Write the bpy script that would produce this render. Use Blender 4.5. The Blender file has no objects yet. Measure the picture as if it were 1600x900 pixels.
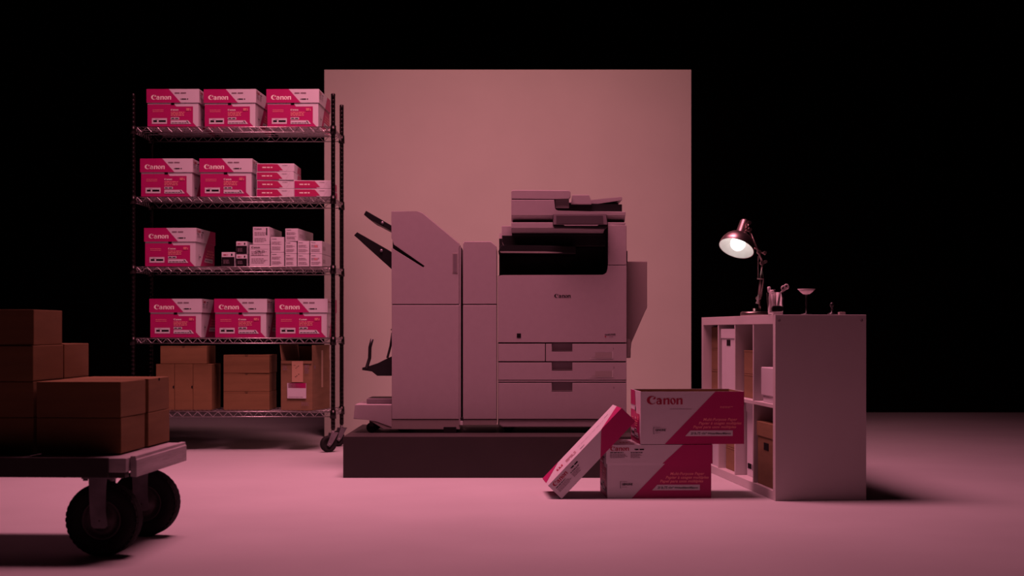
import bpy, bmesh, math, random
from mathutils import Vector, Matrix
from mathutils.geometry import tessellate_polygon
random.seed(7)
sc = bpy.context.scene
C = sc.collection
R = math.radians
F, H, HY = 2350.0, 0.71, 516.0        # focal length in px, camera height, horizon row

# ------------------------------------------------------------------ camera
cd = bpy.data.cameras.new('camera'); cam = bpy.data.objects.new('camera', cd); C.objects.link(cam)
cam.location = (0, 0, H); cam.rotation_euler = (R(90), 0, 0)
cd.sensor_width = 36; cd.lens = 36*F/1600; cd.shift_y = (HY-450)/1600
cd.clip_end = 100
cd.dof.use_dof = True; cd.dof.focus_distance = 7.2; cd.dof.aperture_fstop = 4.5
sc.camera = cam
# ------------------------------------------------------------------ world, light, exposure
w = bpy.data.worlds.new('world'); sc.world = w; w.use_nodes = True
w.node_tree.nodes['Background'].inputs[0].default_value = (0.010, 0.003, 0.004, 1)
w.node_tree.nodes['Background'].inputs[1].default_value = 0.03
def area(name, loc, tgt, sx, sy, power, col, spread=180):
    l = bpy.data.lights.new(name, 'AREA'); l.shape = 'RECTANGLE'; l.size = sx; l.size_y = sy
    l.energy = power; l.color = col; l.spread = R(spread)
    o = bpy.data.objects.new(name, l); C.objects.link(o); o.location = loc
    o.rotation_euler = (Vector(tgt)-Vector(loc)).to_track_quat('-Z', 'Y').to_euler()
    return o
LC = (1.0, 0.31, 0.43)
area('overhead_softbox', (-0.55, 6.8, 4.4), (-0.45, 7.15, 0), 2.3, 1.3, 127, LC, 118)
area('backdrop_softbox', (0.0, 7.7, 4.3), (0.0, 10.0, 1.3), 2.0, .5, 16, (1.0, .36, .40), 85)
sc.view_settings.view_transform = 'Standard'; sc.view_settings.look = 'None'
sc.view_settings.gamma = 1; sc.view_settings.use_curve_mapping = False
sc.view_settings.exposure = -0.1

# ------------------------------------------------------------------ materials
def mat(name, col, rough=0.6, metal=0.0, var=0.0, vscale=8.0, bump=0.0, bscale=60.0, coat=0.0, spec=0.5, stretch=None, trans=0.0, emit=None):
    m = bpy.data.materials.new(name); m.use_nodes = True
    nt = m.node_tree; b = nt.nodes['Principled BSDF']
    b.inputs['Base Color'].default_value = (*col, 1); b.inputs['Roughness'].default_value = rough
    b.inputs['Metallic'].default_value = metal; b.inputs['Specular IOR Level'].default_value = spec
    b.inputs['Coat Weight'].default_value = coat; b.inputs['Transmission Weight'].default_value = trans
    if emit: b.inputs['Emission Color'].default_value = (*emit[0], 1); b.inputs['Emission Strength'].default_value = emit[1]
    if var or bump:
        tc = nt.nodes.new('ShaderNodeTexCoord'); mp = nt.nodes.new('ShaderNodeMapping')
        nt.links.new(tc.outputs['Object'], mp.inputs[0])
        if stretch: mp.inputs['Scale'].default_value = stretch
    if var:
        n = nt.nodes.new('ShaderNodeTexNoise'); n.inputs['Scale'].default_value = vscale; n.inputs['Detail'].default_value = 5
        nt.links.new(mp.outputs[0], n.inputs['Vector'])
        r = nt.nodes.new('ShaderNodeValToRGB'); r.color_ramp.elements[0].position = .3; r.color_ramp.elements[1].position = .7
        r.color_ramp.elements[0].color = (*[c*(1-var) for c in col], 1)
        r.color_ramp.elements[1].color = (*[min(1, c*(1+var)) for c in col], 1)
        nt.links.new(n.outputs['Fac'], r.inputs[0]); nt.links.new(r.outputs[0], b.inputs['Base Color'])
    if bump:
        n2 = nt.nodes.new('ShaderNodeTexNoise'); n2.inputs['Scale'].default_value = bscale; n2.inputs['Detail'].default_value = 3
        nt.links.new(mp.outputs[0], n2.inputs['Vector'])
        bp = nt.nodes.new('ShaderNodeBump'); bp.inputs['Strength'].default_value = bump; bp.inputs['Distance'].default_value = .002
        nt.links.new(n2.outputs['Fac'], bp.inputs['Height']); nt.links.new(bp.outputs[0], b.inputs['Normal'])
    return m
M = dict(
 floor=mat('painted_floor', (.50,.50,.50), .62, var=.05, vscale=1.6, bump=.12, bscale=14, spec=.3),
 black=mat('black_drape', (.004,.004,.004), .95, var=.2, vscale=3, spec=.0),
 panel=mat('painted_flat', (.49,.50,.43), .8, var=.03, vscale=2.5, bump=.15, bscale=30, spec=.1),
 plat=mat('dark_plinth', (.020,.013,.012), .55, var=.15, vscale=5, bump=.1, bscale=40),
 plastic=mat('white_plastic', (.40,.345,.36), .42, var=.02, vscale=30, bump=.08, bscale=500),
 plastic2=mat('grey_plastic', (.33,.28,.27), .45, var=.02, vscale=30),
 recess=mat('recess_plastic', (.20,.16,.18), .5, var=.02, vscale=30),
 dark=mat('black_plastic', (.010,.009,.010), .38, var=.1, vscale=20),
 core=mat('inner_frame', (.012,.010,.010), .6, var=.1, vscale=20),
 screen=mat('touch_glass', (.10,.08,.09), .12, var=.05, vscale=9),
 lamin=mat('white_laminate', (.56,.52,.52), .5, var=.02, vscale=6, bump=.05, bscale=90),
 white=mat('carton_white', (.62,.60,.63), .55, var=.02, vscale=12),
 red=mat('carton_red', (.42,.002,.125), .5, var=.03, vscale=12),
 red2=mat('carton_light_red', (.42,.010,.10), .5, var=.03, vscale=12),
 inkred=mat('ink_red', (.36,.004,.05), .5, var=.02),
 orange=mat('ink_orange', (.85,.30,.30), .5, var=.02),
 white_ink=mat('ink_white', (.85,.85,.75), .5, var=.02),
 ink=mat('ink_black', (.010,.007,.009), .8, var=.02, spec=.1),
 grey=mat('ink_grey', (.22,.15,.18), .6, var=.02),
 card=mat('corrugated_cardboard', (.215,.125,.056), .8, var=.10, vscale=5, bump=.3, bscale=90, spec=.15, stretch=(1,1,6)),
 card2=mat('corrugated_cardboard_light', (.24,.15,.080), .78, var=.10, vscale=5, bump=.3, bscale=90, spec=.15, stretch=(1,1,6)),
 tape=mat('packing_tape', (.50,.32,.20), .35, var=.04),
 chrome=mat('chrome_wire', (.50,.48,.48), .30, 1.0, var=.05, vscale=60),
 post=mat('chrome_post', (.035,.03,.03), .34, 1.0, var=.05, vscale=60),
 galv=mat('worn_metal', (.22,.20,.22), .5, .5, var=.30, vscale=14, bump=.3, bscale=80),
 hub=mat('painted_hub', (.07,.055,.06), .5, .3, var=.3, vscale=20),
 rubber=mat('black_rubber', (.012,.011,.011), .75, var=.2, vscale=30, bump=.2, bscale=120, spec=.2),
 wornwood=mat('worn_paint_wood', (.40,.37,.38), .6, var=.30, vscale=7, bump=.5, bscale=50, stretch=(1,.3,3)),
 darkwood=mat('dark_cart_edge', (.02,.016,.016), .6, var=.2, vscale=10),
 copper=mat('brushed_nickel', (.42,.34,.32), .34, 1.0, var=.05, vscale=30),
 enamel=mat('white_enamel', (.70,.69,.67), .35, var=.01),
 bulb=mat('lit_bulb', (1,1,1), .4, emit=((1.0,.97,.92), 2.1)),
 glass=mat('clear_plastic', (.95,.95,.95), .06, trans=.9, var=.01),
 pinkp=mat('pale_plastic', (.85,.76,.78), .4, var=.02),
)
M['glass'].node_tree.nodes['Principled BSDF'].inputs['IOR'].default_value = 1.12
M['glass'].node_tree.nodes['Principled BSDF'].inputs['Transmission Weight'].default_value = 1
# ------------------------------------------------------------------ mesh helpers
class MB:
    def __init__(s): s.bm = bmesh.new(); s.mats = []
    def mi(s, m):
        if m is None: return 0
        if m not in s.mats: s.mats.append(m)
        return s.mats.index(m)
    def _fin(s, faces, m, smooth=False):
        i = s.mi(m)
        for f in faces:
            if f.is_valid: f.material_index = i; f.smooth = smooth
    def _bev(s, geomfaces, bev, m, seg=2):
        es = list({e for f in geomfaces for e in f.edges})
        r = bmesh.ops.bevel(s.bm, geom=es, offset=bev, segments=seg, profile=.6, affect='EDGES', clamp_overlap=True)
        s._fin([f for f in r['faces']], m)
    def box(s, x0, y0, z0, x1, y1, z1, m=None, bev=0, mx=None, seg=2):
        vs = [s.bm.verts.new(Vector(p) if mx is None else mx @ Vector(p)) for p in
              [(x0,y0,z0),(x1,y0,z0),(x1,y1,z0),(x0,y1,z0),(x0,y0,z1),(x1,y0,z1),(x1,y1,z1),(x0,y1,z1)]]
        fs = [s.bm.faces.new([vs[i] for i in q]) for q in [(3,2,1,0),(4,5,6,7),(0,1,5,4),(1,2,6,5),(2,3,7,6),(3,0,4,7)]]
        s._fin(fs, m)
        if bev: s._bev(fs, bev, m, seg)
        return s
    def prism(s, pts, y0, y1, m=None, bev=0, mx=None, seg=2):          # pts in the xz plane, extruded along y
        if sum(a[0]*b[1]-b[0]*a[1] for a, b in zip(pts, pts[1:]+pts[:1])) < 0: pts = pts[::-1]
        T = (lambda p: Vector(p)) if mx is None else (lambda p: mx @ Vector(p))
        a = [s.bm.verts.new(T((x, y0, z))) for x, z in pts]; b = [s.bm.verts.new(T((x, y1, z))) for x, z in pts]
        n = len(pts); fs = [s.bm.faces.new(a), s.bm.faces.new(b[::-1])]
        for i in range(n):
            j = (i+1) % n; fs.append(s.bm.faces.new([a[j], a[i], b[i], b[j]]))
        s._fin(fs, m)
        if bev: s._bev(fs, bev, m, seg)
        return s
    def tube(s, pts, r, m=None, seg=8, cap=True, smooth=True):
        pts = [Vector(p) for p in pts]; rs = r if isinstance(r, (list, tuple)) else [r]*len(pts)
        rings = []; prev = None
        for i, p in enumerate(pts):
            d = (pts[min(i+1, len(pts)-1)] - pts[max(i-1, 0)]).normalized()
            if prev is None:
                u = d.orthogonal().normalized()
            else:
                u = (prev - d*prev.dot(d));  u = u.normalized() if u.length > 1e-6 else d.orthogonal().normalized()
            prev = u; v = d.cross(u)
            rings.append([s.bm.verts.new(p + (u*math.cos(t)+v*math.sin(t))*rs[i]) for t in [2*math.pi*k/seg for k in range(seg)]])
        fs = []
        for A, B in zip(rings, rings[1:]):
            for k in range(seg): fs.append(s.bm.faces.new([A[k], A[(k+1)%seg], B[(k+1)%seg], B[k]]))
        s._fin(fs, m, smooth)
        if cap: s._fin([s.bm.faces.new(rings[0][::-1]), s.bm.faces.new(rings[-1])], m)
        return s
    def lathe(s, prof, m=None, seg=24, mx=None, smooth=True, closed=False):   # prof: (radius, height) along local z
        mx = mx or Matrix.Identity(4); rings = []
        for r, h in prof:
            if r < 1e-6: rings.append([s.bm.verts.new(mx @ Vector((0, 0, h)))])
            else: rings.append([s.bm.verts.new(mx @ Vector((r*math.cos(2*math.pi*k/seg), r*math.sin(2*math.pi*k/seg), h))) for k in range(seg)])
        fs = []; pr = list(zip(rings, rings[1:]))
        if closed: pr.append((rings[-1], rings[0]))
        for A, B in pr:
            for k in range(seg):
                l = (k+1) % seg
                if len(A) == 1 and len(B) == 1: continue
                if len(A) == 1: fs.append(s.bm.faces.new([A[0], B[l], B[k]]))
                elif len(B) == 1: fs.append(s.bm.faces.new([A[k], A[l], B[0]]))
                else: fs.append(s.bm.faces.new([A[k], A[l], B[l], B[k]]))
        s._fin(fs, m, smooth); return s
    def build(s, name, parent=None, m=None, recalc=True, loc=None):
        if recalc: bmesh.ops.recalc_face_normals(s.bm, faces=s.bm.faces)
        me = bpy.data.meshes.new(name); s.bm.to_mesh(me); s.bm.free()
        for x in (s.mats or [m]): me.materials.append(x)
        if not s.mats: pass
        o = bpy.data.objects.new(name, me); C.objects.link(o)
        if parent: o.parent = parent
        if loc: o.location = loc
        return o
def tag(o, label=None, cat=None, group=None, kind=None):
    for k, v in (('label', label), ('category', cat), ('group', group), ('kind', kind)):
        if v: o[k] = v
    return o
def thing(name, loc, rz=0, label=None, cat=None, group=None, rot=None):
    o = bpy.data.objects.new(name, None); C.objects.link(o); o.location = loc
    o.rotation_euler = rot if rot else (0, 0, rz); o.empty_display_size = .05
    return tag(o, label, cat, group)
def copy_tree(o, parent=None):
    c = o.copy(); C.objects.link(c)
    if parent: c.parent = parent
    for ch in list(o.children): copy_tree(ch, c)
    return c
_used = set()
def place(proto, loc, rz, label, group=None, cat=None):
    if proto.name in _used: o = copy_tree(proto)
    else: o = proto; _used.add(proto.name)
    o.location = loc; o.rotation_euler = (0, 0, rz); o['label'] = label
    if group: o['group'] = group
    if cat: o['category'] = cat
    return o
# ------------------------------------------------------------------ flat print
_tc = {}
def text_tris(txt, bold=0.0, shear=0.0):
    k = (txt, bold, shear)
    if k in _tc: return _tc[k]
    cu = bpy.data.curves.new('t', 'FONT'); cu.body = txt; cu.offset = bold; cu.shear = shear; cu.resolution_u = 3
    ob = bpy.data.objects.new('t', cu); me = ob.to_mesh()
    v = [(p.co.x, p.co.y) for p in me.vertices]; f = [tuple(p.vertices) for p in me.polygons]
    ob.to_mesh_clear(); bpy.data.objects.remove(ob); bpy.data.curves.remove(cu)
    x0 = min(p[0] for p in v); x1 = max(p[0] for p in v)
    _tc[k] = ([(a-x0, b) for a, b in v], f, x1-x0); return _tc[k]
def ell(cx, cy, rx, ry, a0, a1, n, tilt=0):
    o = []
    for i in range(n):
        t = R(a0+(a1-a0)*i/(n-1)); x, y = rx*math.cos(t), ry*math.sin(t)
        o.append((cx+x*math.cos(R(tilt))-y*math.sin(R(tilt)), cy+x*math.sin(R(tilt))+y*math.cos(R(tilt))))
    return o
def ring(cx, cy, rx, ry, ix, iy, tilt=0, n=20):
    return [ell(cx, cy, rx, ry, 0, 360*(n-1)/n, n), ell(cx, cy, ix, iy, 0, 360*(n-1)/n, n, tilt)]
def wordmark():
    sh = []
    sh.append([ell(.58,.5,.58,.5,38,322,26) + ell(.72,.5,.36,.41,318,42,20)])          # C
    sh.append([[(.66,.62),(1.05,.93),(1.05,.66),(.92,.60)]])                            # its beak
    def n_(x):
        return [[(x,.70),(x+.24,.76),(x+.24,.62),(x+.40,.74),(x+.56,.76),(x+.70,.70),(x+.74,.58),(x+.74,.0),(x+.50,.0),(x+.50,.55),(x+.42,.60),(x+.32,.56),(x+.24,.46),(x+.24,.0),(x,.0)]]
    ax = 1.13
    sh.append(ring(ax+.30,.22,.30,.235,.13,.12,-20))                                    # a
    sh.append([[(ax+.42,.0),(ax+.66,.0),(ax+.66,.52),(ax+.58,.68),(ax+.40,.76),(ax+.08,.70),(ax+.06,.50),(ax+.30,.60),(ax+.42,.52)]])
    sh.append(n_(1.98))
    sh.append(ring(3.13,.375,.34,.39,.12,.30,18))                                       # o
    sh.append(n_(3.54))
    return sh
WM = wordmark(); WMW = 4.28
class Art:
    def __init__(s): s.items = []
    def poly(s, m, *loops): s.items.append((m, [list(l) for l in loops], None)); return s
    def rect(s, m, a, b, c, d): return s.poly(m, [(a,b),(c,b),(c,d),(a,d)])
    def text(s, m, t, u, v, h, width=None, bold=0.0, shear=0.0):
        vs, fs, w_ = text_tris(t, bold, shear); k = h/.70; kx = (width/w_) if width else k
        s.items.append((m, [(u+a*kx, v+b*k) for a, b in vs], fs)); return s
    def mark(s, m, u, v, width):
        k = width/WMW
        for sh in WM: s.items.append((m, [[(u+a*k, v+b*k) for a, b in l] for l in sh], 'same'))
        return s
    def dashes(s, m, u, v, width, h, rows=1, gap=None, seed=1):
        rr = random.Random(seed); gap = gap or h*1.7
        for r in range(rows):
            x = u; end = u+width*(1 if rows == 1 else rr.uniform(.7, 1))
            while x < end-1e-5:
                l = min(rr.uniform(1.6, 5)*h, end-x); s.items.append((m, [[(x,v-r*gap),(x+l,v-r*gap),(x+l,v-r*gap+h),(x,v-r*gap+h)]], 'same')); x += l+h*.8
        return s
    def build(s, name, parent, O, U, V, eps=.0004, label=None):
        O, U, V = Vector(O), Vector(U), Vector(V); N = U.cross(V)
        verts, faces, fm, mats = [], [], [], []; layer = 0
        for m, g, f in s.items:
            if f is None or isinstance(f, list): layer += 1
            elif f == 'same' and layer < 60: layer += 0
            if m not in mats: mats.append(m)
            d = N*eps*(1+min(layer, 8)) if f != 'same' else N*eps*(2+min(layer, 8))
            if isinstance(f, list): pts, tr = g, f
            else:
                pts = [p for l in g for p in l]
                tr = tessellate_polygon([[Vector((a, b, 0)) for a, b in l] for l in g])
            b0 = len(verts); verts += [O+U*a+V*b+d for a, b in pts]
            for t in tr:
                p = [pts[i] for i in t]
                ar = sum(p[i][0]*p[(i+1)%len(p)][1]-p[(i+1)%len(p)][0]*p[i][1] for i in range(len(p)))
                t = list(t) if ar > 0 else list(t)[::-1]
                faces.append([b0+i for i in t]); fm.append(mats.index(m))
        me = bpy.data.meshes.new(name); me.from_pydata(verts, [], faces)
        for m in mats: me.materials.append(m)
        for p, i in zip(me.polygons, fm): p.material_index = i
        o = bpy.data.objects.new(name, me); C.objects.link(o); o.parent = parent
        if label: o['label'] = label
        return o

# ================================================================== SETTING
def struct(mb, name, m=None): o = mb.build(name, m=m); o['kind'] = 'structure'; return o
struct(MB().box(-7, -1.5, -.05, 7, 13.3, 0, M['floor']), 'floor')
struct(MB().box(-7, 13.0, 0, 7, 13.1, 6, M['black']), 'wall_back')
struct(MB().box(-6.6, -1.5, 0, -6.5, 13.0, 6, M['black']), 'wall_left')
struct(MB().box(6.5, -1.5, 0, 6.6, 13.0, 6, M['black']), 'wall_right')

# backdrop flat 2.44 m square, Y = 10
t = thing('backdrop_panel', (-.028, 10.0, 0), 0, 'large square cream painted flat standing behind the printer', 'backdrop')
MB().box(-1.22, 0, .0, 1.22, .012, 2.443, M['panel'], .002).build('painted_face', t)
fr = MB()
for x in (-1.21, -.02, 1.17): fr.box(x, .013, .005, x+.04, .053, 2.435, M['card2'])
for z in (.005, 1.2, 2.39): fr.box(-1.17, .054, z, 1.17, .084, z+.04, M['card2'])
fr.build('rear_frame', t)
# low plinth
tag(MB().box(-.812, 7.23, 0, .76, 8.16, .199, M['plat'], .003).build('display_platform'), 'low dark brown plinth under the printer', 'platform')

# ================================================================== PAPER CARTONS (local: long side faces -y, short end faces -x)
CL, CW, CHT, LH = .440, .300, .222, .080
def long_base_art():
    a = Art(); a.poly(M['red'], [(.102,0),(CL,0),(CL,CHT),(.318,CHT)])
    a.mark(M['inkred'], .026, .168, .152)
    a.dashes(M['grey'], .125, .1475, .092, .0018, seed=4)
    a.dashes(M['orange'], .338, .157, .062, .0022, rows=2, gap=.0045, seed=5)
    a.text(M['orange'], 'Multi-Purpose Paper', .266, .0985, .0115, .146, bold=.015, shear=.25)
    a.text(M['orange'], 'Papier à usages multiples', .247, .0830, .0115, .183, bold=.015, shear=.25)
    a.text(M['orange'], 'Papel para usos múltiples', .223, .0672, .0115, .184, bold=.015, shear=.25)
    a.poly(M['white'], [(.189,.034),(.392,.034),(.392,.0575),(.211,.0575)])
    a.text(M['ink'], '20 lb./75 g/m²', .212, .0408, .0098, .068, bold=.02, shear=.2)
    a.text(M['ink'], 'White/Blanc/Blanco', .284, .0412, .0078, .100, bold=.02, shear=.2)
    a.text(M['ink'], 'GENUINE', .062, .0555, .0085, .044, bold=.03)
    a.dashes(M['grey'], .062, .070, .022, .0018, seed=8); a.dashes(M['grey'], .062, .0475, .022, .0018, seed=9)
    a.rect(M['ink'], .054,.044,.0555,.072); a.rect(M['ink'], .0555,.044,.059,.0455); a.rect(M['ink'], .0555,.0705,.059,.072)
    return a
def long_lid_art(L):
    a = Art(); a.poly(M['red'], [(.237,0),(L,0),(L,LH),(.325,LH)])
    a.mark(M['inkred'], .016, .055, .080)
    a.dashes(M['ink'], .123, .0575, .038, .0055, rows=1, seed=3)
    a.poly(M['ink'], [(.118,.061),(.121,.0585),(.124,.061),(.121,.0635)])
    a.dashes(M['ink'], .016, .046, .056, .0030, seed=6); a.dashes(M['ink'], .103, .046, .050, .0030, seed=7)
    a.dashes(M['grey'], .016, .0395, .074, .0022, rows=4, gap=.0048, seed=11); a.dashes(M['grey'], .103, .0395, .050, .0022, rows=4, gap=.0048, seed=12)
    return a
def end_base_art():
    a = Art(); a.poly(M['red'], [(0,0),(CW*.985,0),(.268,.030),(.268,.125),(.168,.125),(.160,.137),(0,.137)]); a.poly(M['red'], [(0,.158),(.150,.158),(.128,CHT),(0,CHT)])
    a.rect(M['ink'], .138,.133,.158,.153)
    a.dashes(M['orange'], .030, .103, .085, .0028, rows=2, gap=.0095, seed=13)
    a.rect(M['white'], .026,.023,.115,.056)
    a.dashes(M['ink'], .034, .033, .074, .0115, seed=14); a.dashes(M['grey'], .045, .0475, .02, .003, seed=2)
    a.mark(M['white_ink'], .137, .100, .045)
    a.dashes(M['orange'], .137, .088, .086, .0045, rows=3, gap=.0090, seed=15)
    a.rect(M['white'], .137,.048,.187,.061); a.dashes(M['ink'], .141,.051,.042,.006, seed=16)
    a.poly(M['white'], [(.137,.022),(.258,.022),(.240,.043),(.137,.043)])
    a.dashes(M['ink'], .143,.026,.088,.004, rows=1, seed=17); a.poly(M['ink'], [(.228,.040),(.234,.040),(.244,.025),(.238,.025)])
    a.dashes(M['orange'], .228,.108,.038,.0055, rows=2, gap=.008, seed=18)
    return a
def end_lid_art(Wd):
    a = Art(); a.poly(M['red'], [(0,0),(.202,0),(.131,LH),(0,LH)])
    a.mark(M['white_ink'], .027, .018, .118)
    a.dashes(M['grey'], .166, .053, .068, .0075, seed=19); a.dashes(M['ink'], .206, .018, .040, .0060, seed=20)
    a.poly(M['ink'], [(.199,.021),(.202,.018),(.205,.021),(.202,.024)])
    return a
def top_lid_art(L, Wd):          # u along the length, v towards the back
    a = Art()
    a.rect(M['inkred'], .070,.10,.105,.16); a.rect(M['white'], .077,.112,.084,.148); a.rect(M['white'], .091,.112,.098,.148)
    for k in range(3): a.dashes(M['inkred'], .125, .075+.030*k, .060, .009, seed=21+k)
    a.dashes(M['grey'], .205,.155,.16,.005, seed=25); a.dashes(M['grey'], .375,.19,.025,.007, seed=26)
    a.dashes(M['ink'], .205,.050,.026,.010, seed=27)
    return a
def carton_base(parent, th=.004):
    g = MB(); g.box(0,0,0,CL,CW,th,M['white'])
    for b in ((0,0,th,CL,th,CHT),(0,CW-th,th,CL,CW,CHT),(0,th,th,th,CW-th,CHT),(CL-th,th,th,CL,CW-th,CHT)): g.box(*b, M['white'])
    # raw board on the inside
    i = .0045
    g.box(i,i,th,CL-i,i+.0006,CHT-.001,M['card']); g.box(i,CW-i-.0006,th,CL-i,CW-i,CHT-.001,M['card'])
    g.box(i,i,th,i+.0006,CW-i,CHT-.001,M['card2']); g.box(CL-i-.0006,i,th,CL-i,CW-i,CHT-.001,M['card2'])
    b = g.build('carton_base', parent)
    long_base_art().build('printed_side', b, (0,0,0), (1,0,0), (0,0,1))
    long_base_art().build('printed_side', b, (CL,CW,0), (-1,0,0), (0,0,1))
    end_base_art().build('printed_end', b, (0,CW,0), (0,-1,0), (0,0,1))
    end_base_art().build('printed_end', b, (CL,0,0), (0,1,0), (0,0,1))
    return b
def carton_lid(parent, z0, o=.005, th=.004, hollow=True):
    L, W_ = CL+2*o, CW+2*o
    g = MB(); g.box(-o,-o,z0+LH-th,CL+o,CW+o,z0+LH,M['white'])
    for b in ((-o,-o,z0,CL+o,-o+th,z0+LH-th),(-o,CW+o-th,z0,CL+o,CW+o,z0+LH-th),(-o,-o+th,z0,-o+th,CW+o-th,z0+LH-th),(CL+o-th,-o+th,z0,CL+o,CW+o-th,z0+LH-th)): g.box(*b, M['white'])
    l = g.build('carton_lid', parent)
    long_lid_art(L).build('printed_side', l, (-o,-o,z0), (1,0,0), (0,0,1))
    long_lid_art(L).build('printed_side', l, (CL+o,CW+o,z0), (-1,0,0), (0,0,1))
    end_lid_art(W_).build('printed_end', l, (-o,CW+o,z0), (0,-1,0), (0,0,1))
    end_lid_art(W_).build('printed_end', l, (CL+o,-o,z0), (0,1,0), (0,0,1))
    for c_ in ([(0,.10),(.10,W_),(0,W_)], [(.325,0),(L,0),(L,.17)]): Art().poly(M['red'], c_).build('printed_corner', l, (-o,-o,z0+LH), (1,0,0), (0,1,0))
    top_lid_art(L, W_).build('printed_top', l, (-o,-o,z0+LH), (1,0,0), (0,1,0))['kind'] = 'stuff'
    return l
carton = thing('paper_carton', (0,0,0), 0, 'x', 'box')
carton_base(carton); carton_lid(carton, CHT+.0045-LH)

# ---- foreground stack
sF = 370.4; yF = F/sF
place(carton, ((949-800)/sF, yF, 0), R(2.3), 'closed red and white paper carton on the floor, bottom of the stack beside the bookcase')
ZB = CHT+.0045
o = thing('open_paper_carton', (0,0,0), 0, 'open lidless red and white paper carton on top of the closed carton near the bookcase', 'box')
carton_base(o); o.location = ((1001-800)/sF, yF, ZB+.0022); o.rotation_euler = (0,0,R(3.2))
# the lid that leans on the stack
ld = thing('loose_carton_lid', (0,0,0), 0, 'loose red and white carton lid leaning against the paper carton stack', 'box lid')
carton_lid(ld, 0)
ld.rotation_mode = 'XYZ'
th_ = R(46.2)
mx = Matrix.Rotation(R(3.0), 4, 'Z') @ Matrix.Rotation(-th_, 4, 'Y') @ Matrix.Translation((.005,.005,0))
ld.rotation_euler = (mx.to_3x3()).to_euler('XYZ')
base = Vector(((877.6-800)/371.5, F/371.5, .0))
ld.location = base + mx.to_translation() + Vector((0,0,.001))

# ================================================================== WIRE RACK
SR = 268.0; YR = F/SR
xl, xr = (208-800)/SR, (520.5-800)/SR; DR = .440; ZS = [1.899, 1.491, 1.084, .668, .240]
RW = xr-xl
rack = thing('wire_shelving_rack', (xl, YR, 0), 0, 'tall chrome wire rack on casters holding paper cartons and brown boxes', 'shelving')
ZT = 2.09
def post_mesh():
    prof = [(0,.135),(.0125,.135)]; z = .150
    while z < ZT-.02:
        prof += [(.0125,z-.0012),(.0121,z-.0004),(.0121,z+.0006),(.0125,z+.0014)]; z += .0254
    prof += [(.0125,ZT-.004),(.010,ZT),(0,ZT)]
    return MB().lathe(prof, M['post'], 12)
p0 = post_mesh().build('post', rack)
for x, y in ((RW,0),(0,DR),(RW,DR)):
    p = p0.copy(); C.objects.link(p); p.location = (x,y,0)
def shelf_part(z):
    g = MB(); LZ = .034
    for zz in (z-.004, z-LZ):
        for a, b in (((0,0,zz),(RW,0,zz)),((0,DR,zz),(RW,DR,zz)),((0,0,zz),(0,DR,zz)),((RW,0,zz),(RW,DR,zz))): g.tube([a,b], .0027, M['chrome'], 6)
    def zig(a, b, n):
        a, b = Vector(a), Vector(b); pts = []
        for i in range(2*n+1):
            p = a.lerp(b, i/(2*n)); p.z = z-.004 if i % 2 == 0 else z-LZ; pts.append(p)
        for u, v in zip(pts, pts[1:]): g.tube([u,v], .0023, M['chrome'], 5, cap=False)
    zig((.02,0,0),(RW-.02,0,0),19); zig((.02,DR,0),(RW-.02,DR,0),19); zig((0,.02,0),(0,DR-.02,0),7); zig((RW,.02,0),(RW,DR-.02,0),7)
    for x in (0,RW):
        for y in (0,DR): g.lathe([(.0128,z-.045),(.0185,z-.045),(.0165,z+.004),(.0128,z+.004)], M['post'], 12, Matrix.Translation((x,y,0)))
    s = g.build('wire_shelf', rack)
    g = MB(); n = 46
    for i in range(1, n): g.tube([(RW*i/n, .002, z-.0022),(RW*i/n, DR-.002, z-.0022)], .0019, M['chrome'], 5, cap=False)
    for k in (.12,.22,.32): g.tube([(.01,k,z-.007),(RW-.01,k,z-.007)], .0028, M['chrome'], 5, cap=False)
    w_ = g.build('wire_grid', s); w_['kind'] = 'stuff'
for z in ZS: shelf_part(z)
def caster(parent, x, y, ang, r=.048, top=.135):
    T = Matrix.Translation((x,y,0)) @ Matrix.Rotation(ang,4,'Z')
    g = MB(); Q = T @ Matrix.Translation((-.03,0,r)) @ Matrix.Rotation(R(90),4,'X')
    g.lathe([(.0,-.014),(.030,-.014),(.032,-.016),(r-.004,-.016),(r,-.010),(r,.010),(r-.004,.016),(.032,.016),(.030,.014),(0,.014)], M['rubber'], 24, Q)
    c = MB()
    for s_ in (-1,1): c.prism([(-.046,r-.004),(-.030,r-.016),(-.014,r),(.024,.112),(-.018,.112)], s_*.021-.0015, s_*.021+.0015, M['galv'], 0, T)
    c.box(-.020,-.0225,.110,.026,.0225,.114,M['galv'],0,T); c.tube([T@Vector((0,0,.113)),T@Vector((0,0,top+.004))], .010, M['chrome'], 10)
    c.tube([T@Vector((-.03,-.026,r)),T@Vector((-.03,.026,r))], .006, M['chrome'], 8)
    f = c.build('caster', parent); g.build('wheel', f)
caster(rack, 0,0, R(25)); caster(rack, RW,0, R(28)); caster(rack, 0,DR,R(40)); caster(rack, RW,DR, R(35))

RS = R(90)
def on_rack(x0, zshelf, label, dr=0, dy=.012, s=266.5):       # x0 = column of the front-left corner
    X = (x0-800)/s; place(carton, (X+.300, F/s+dy, zshelf+.0003), RS+R(dr), label, 'red and white paper cartons on the wire rack')
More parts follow.
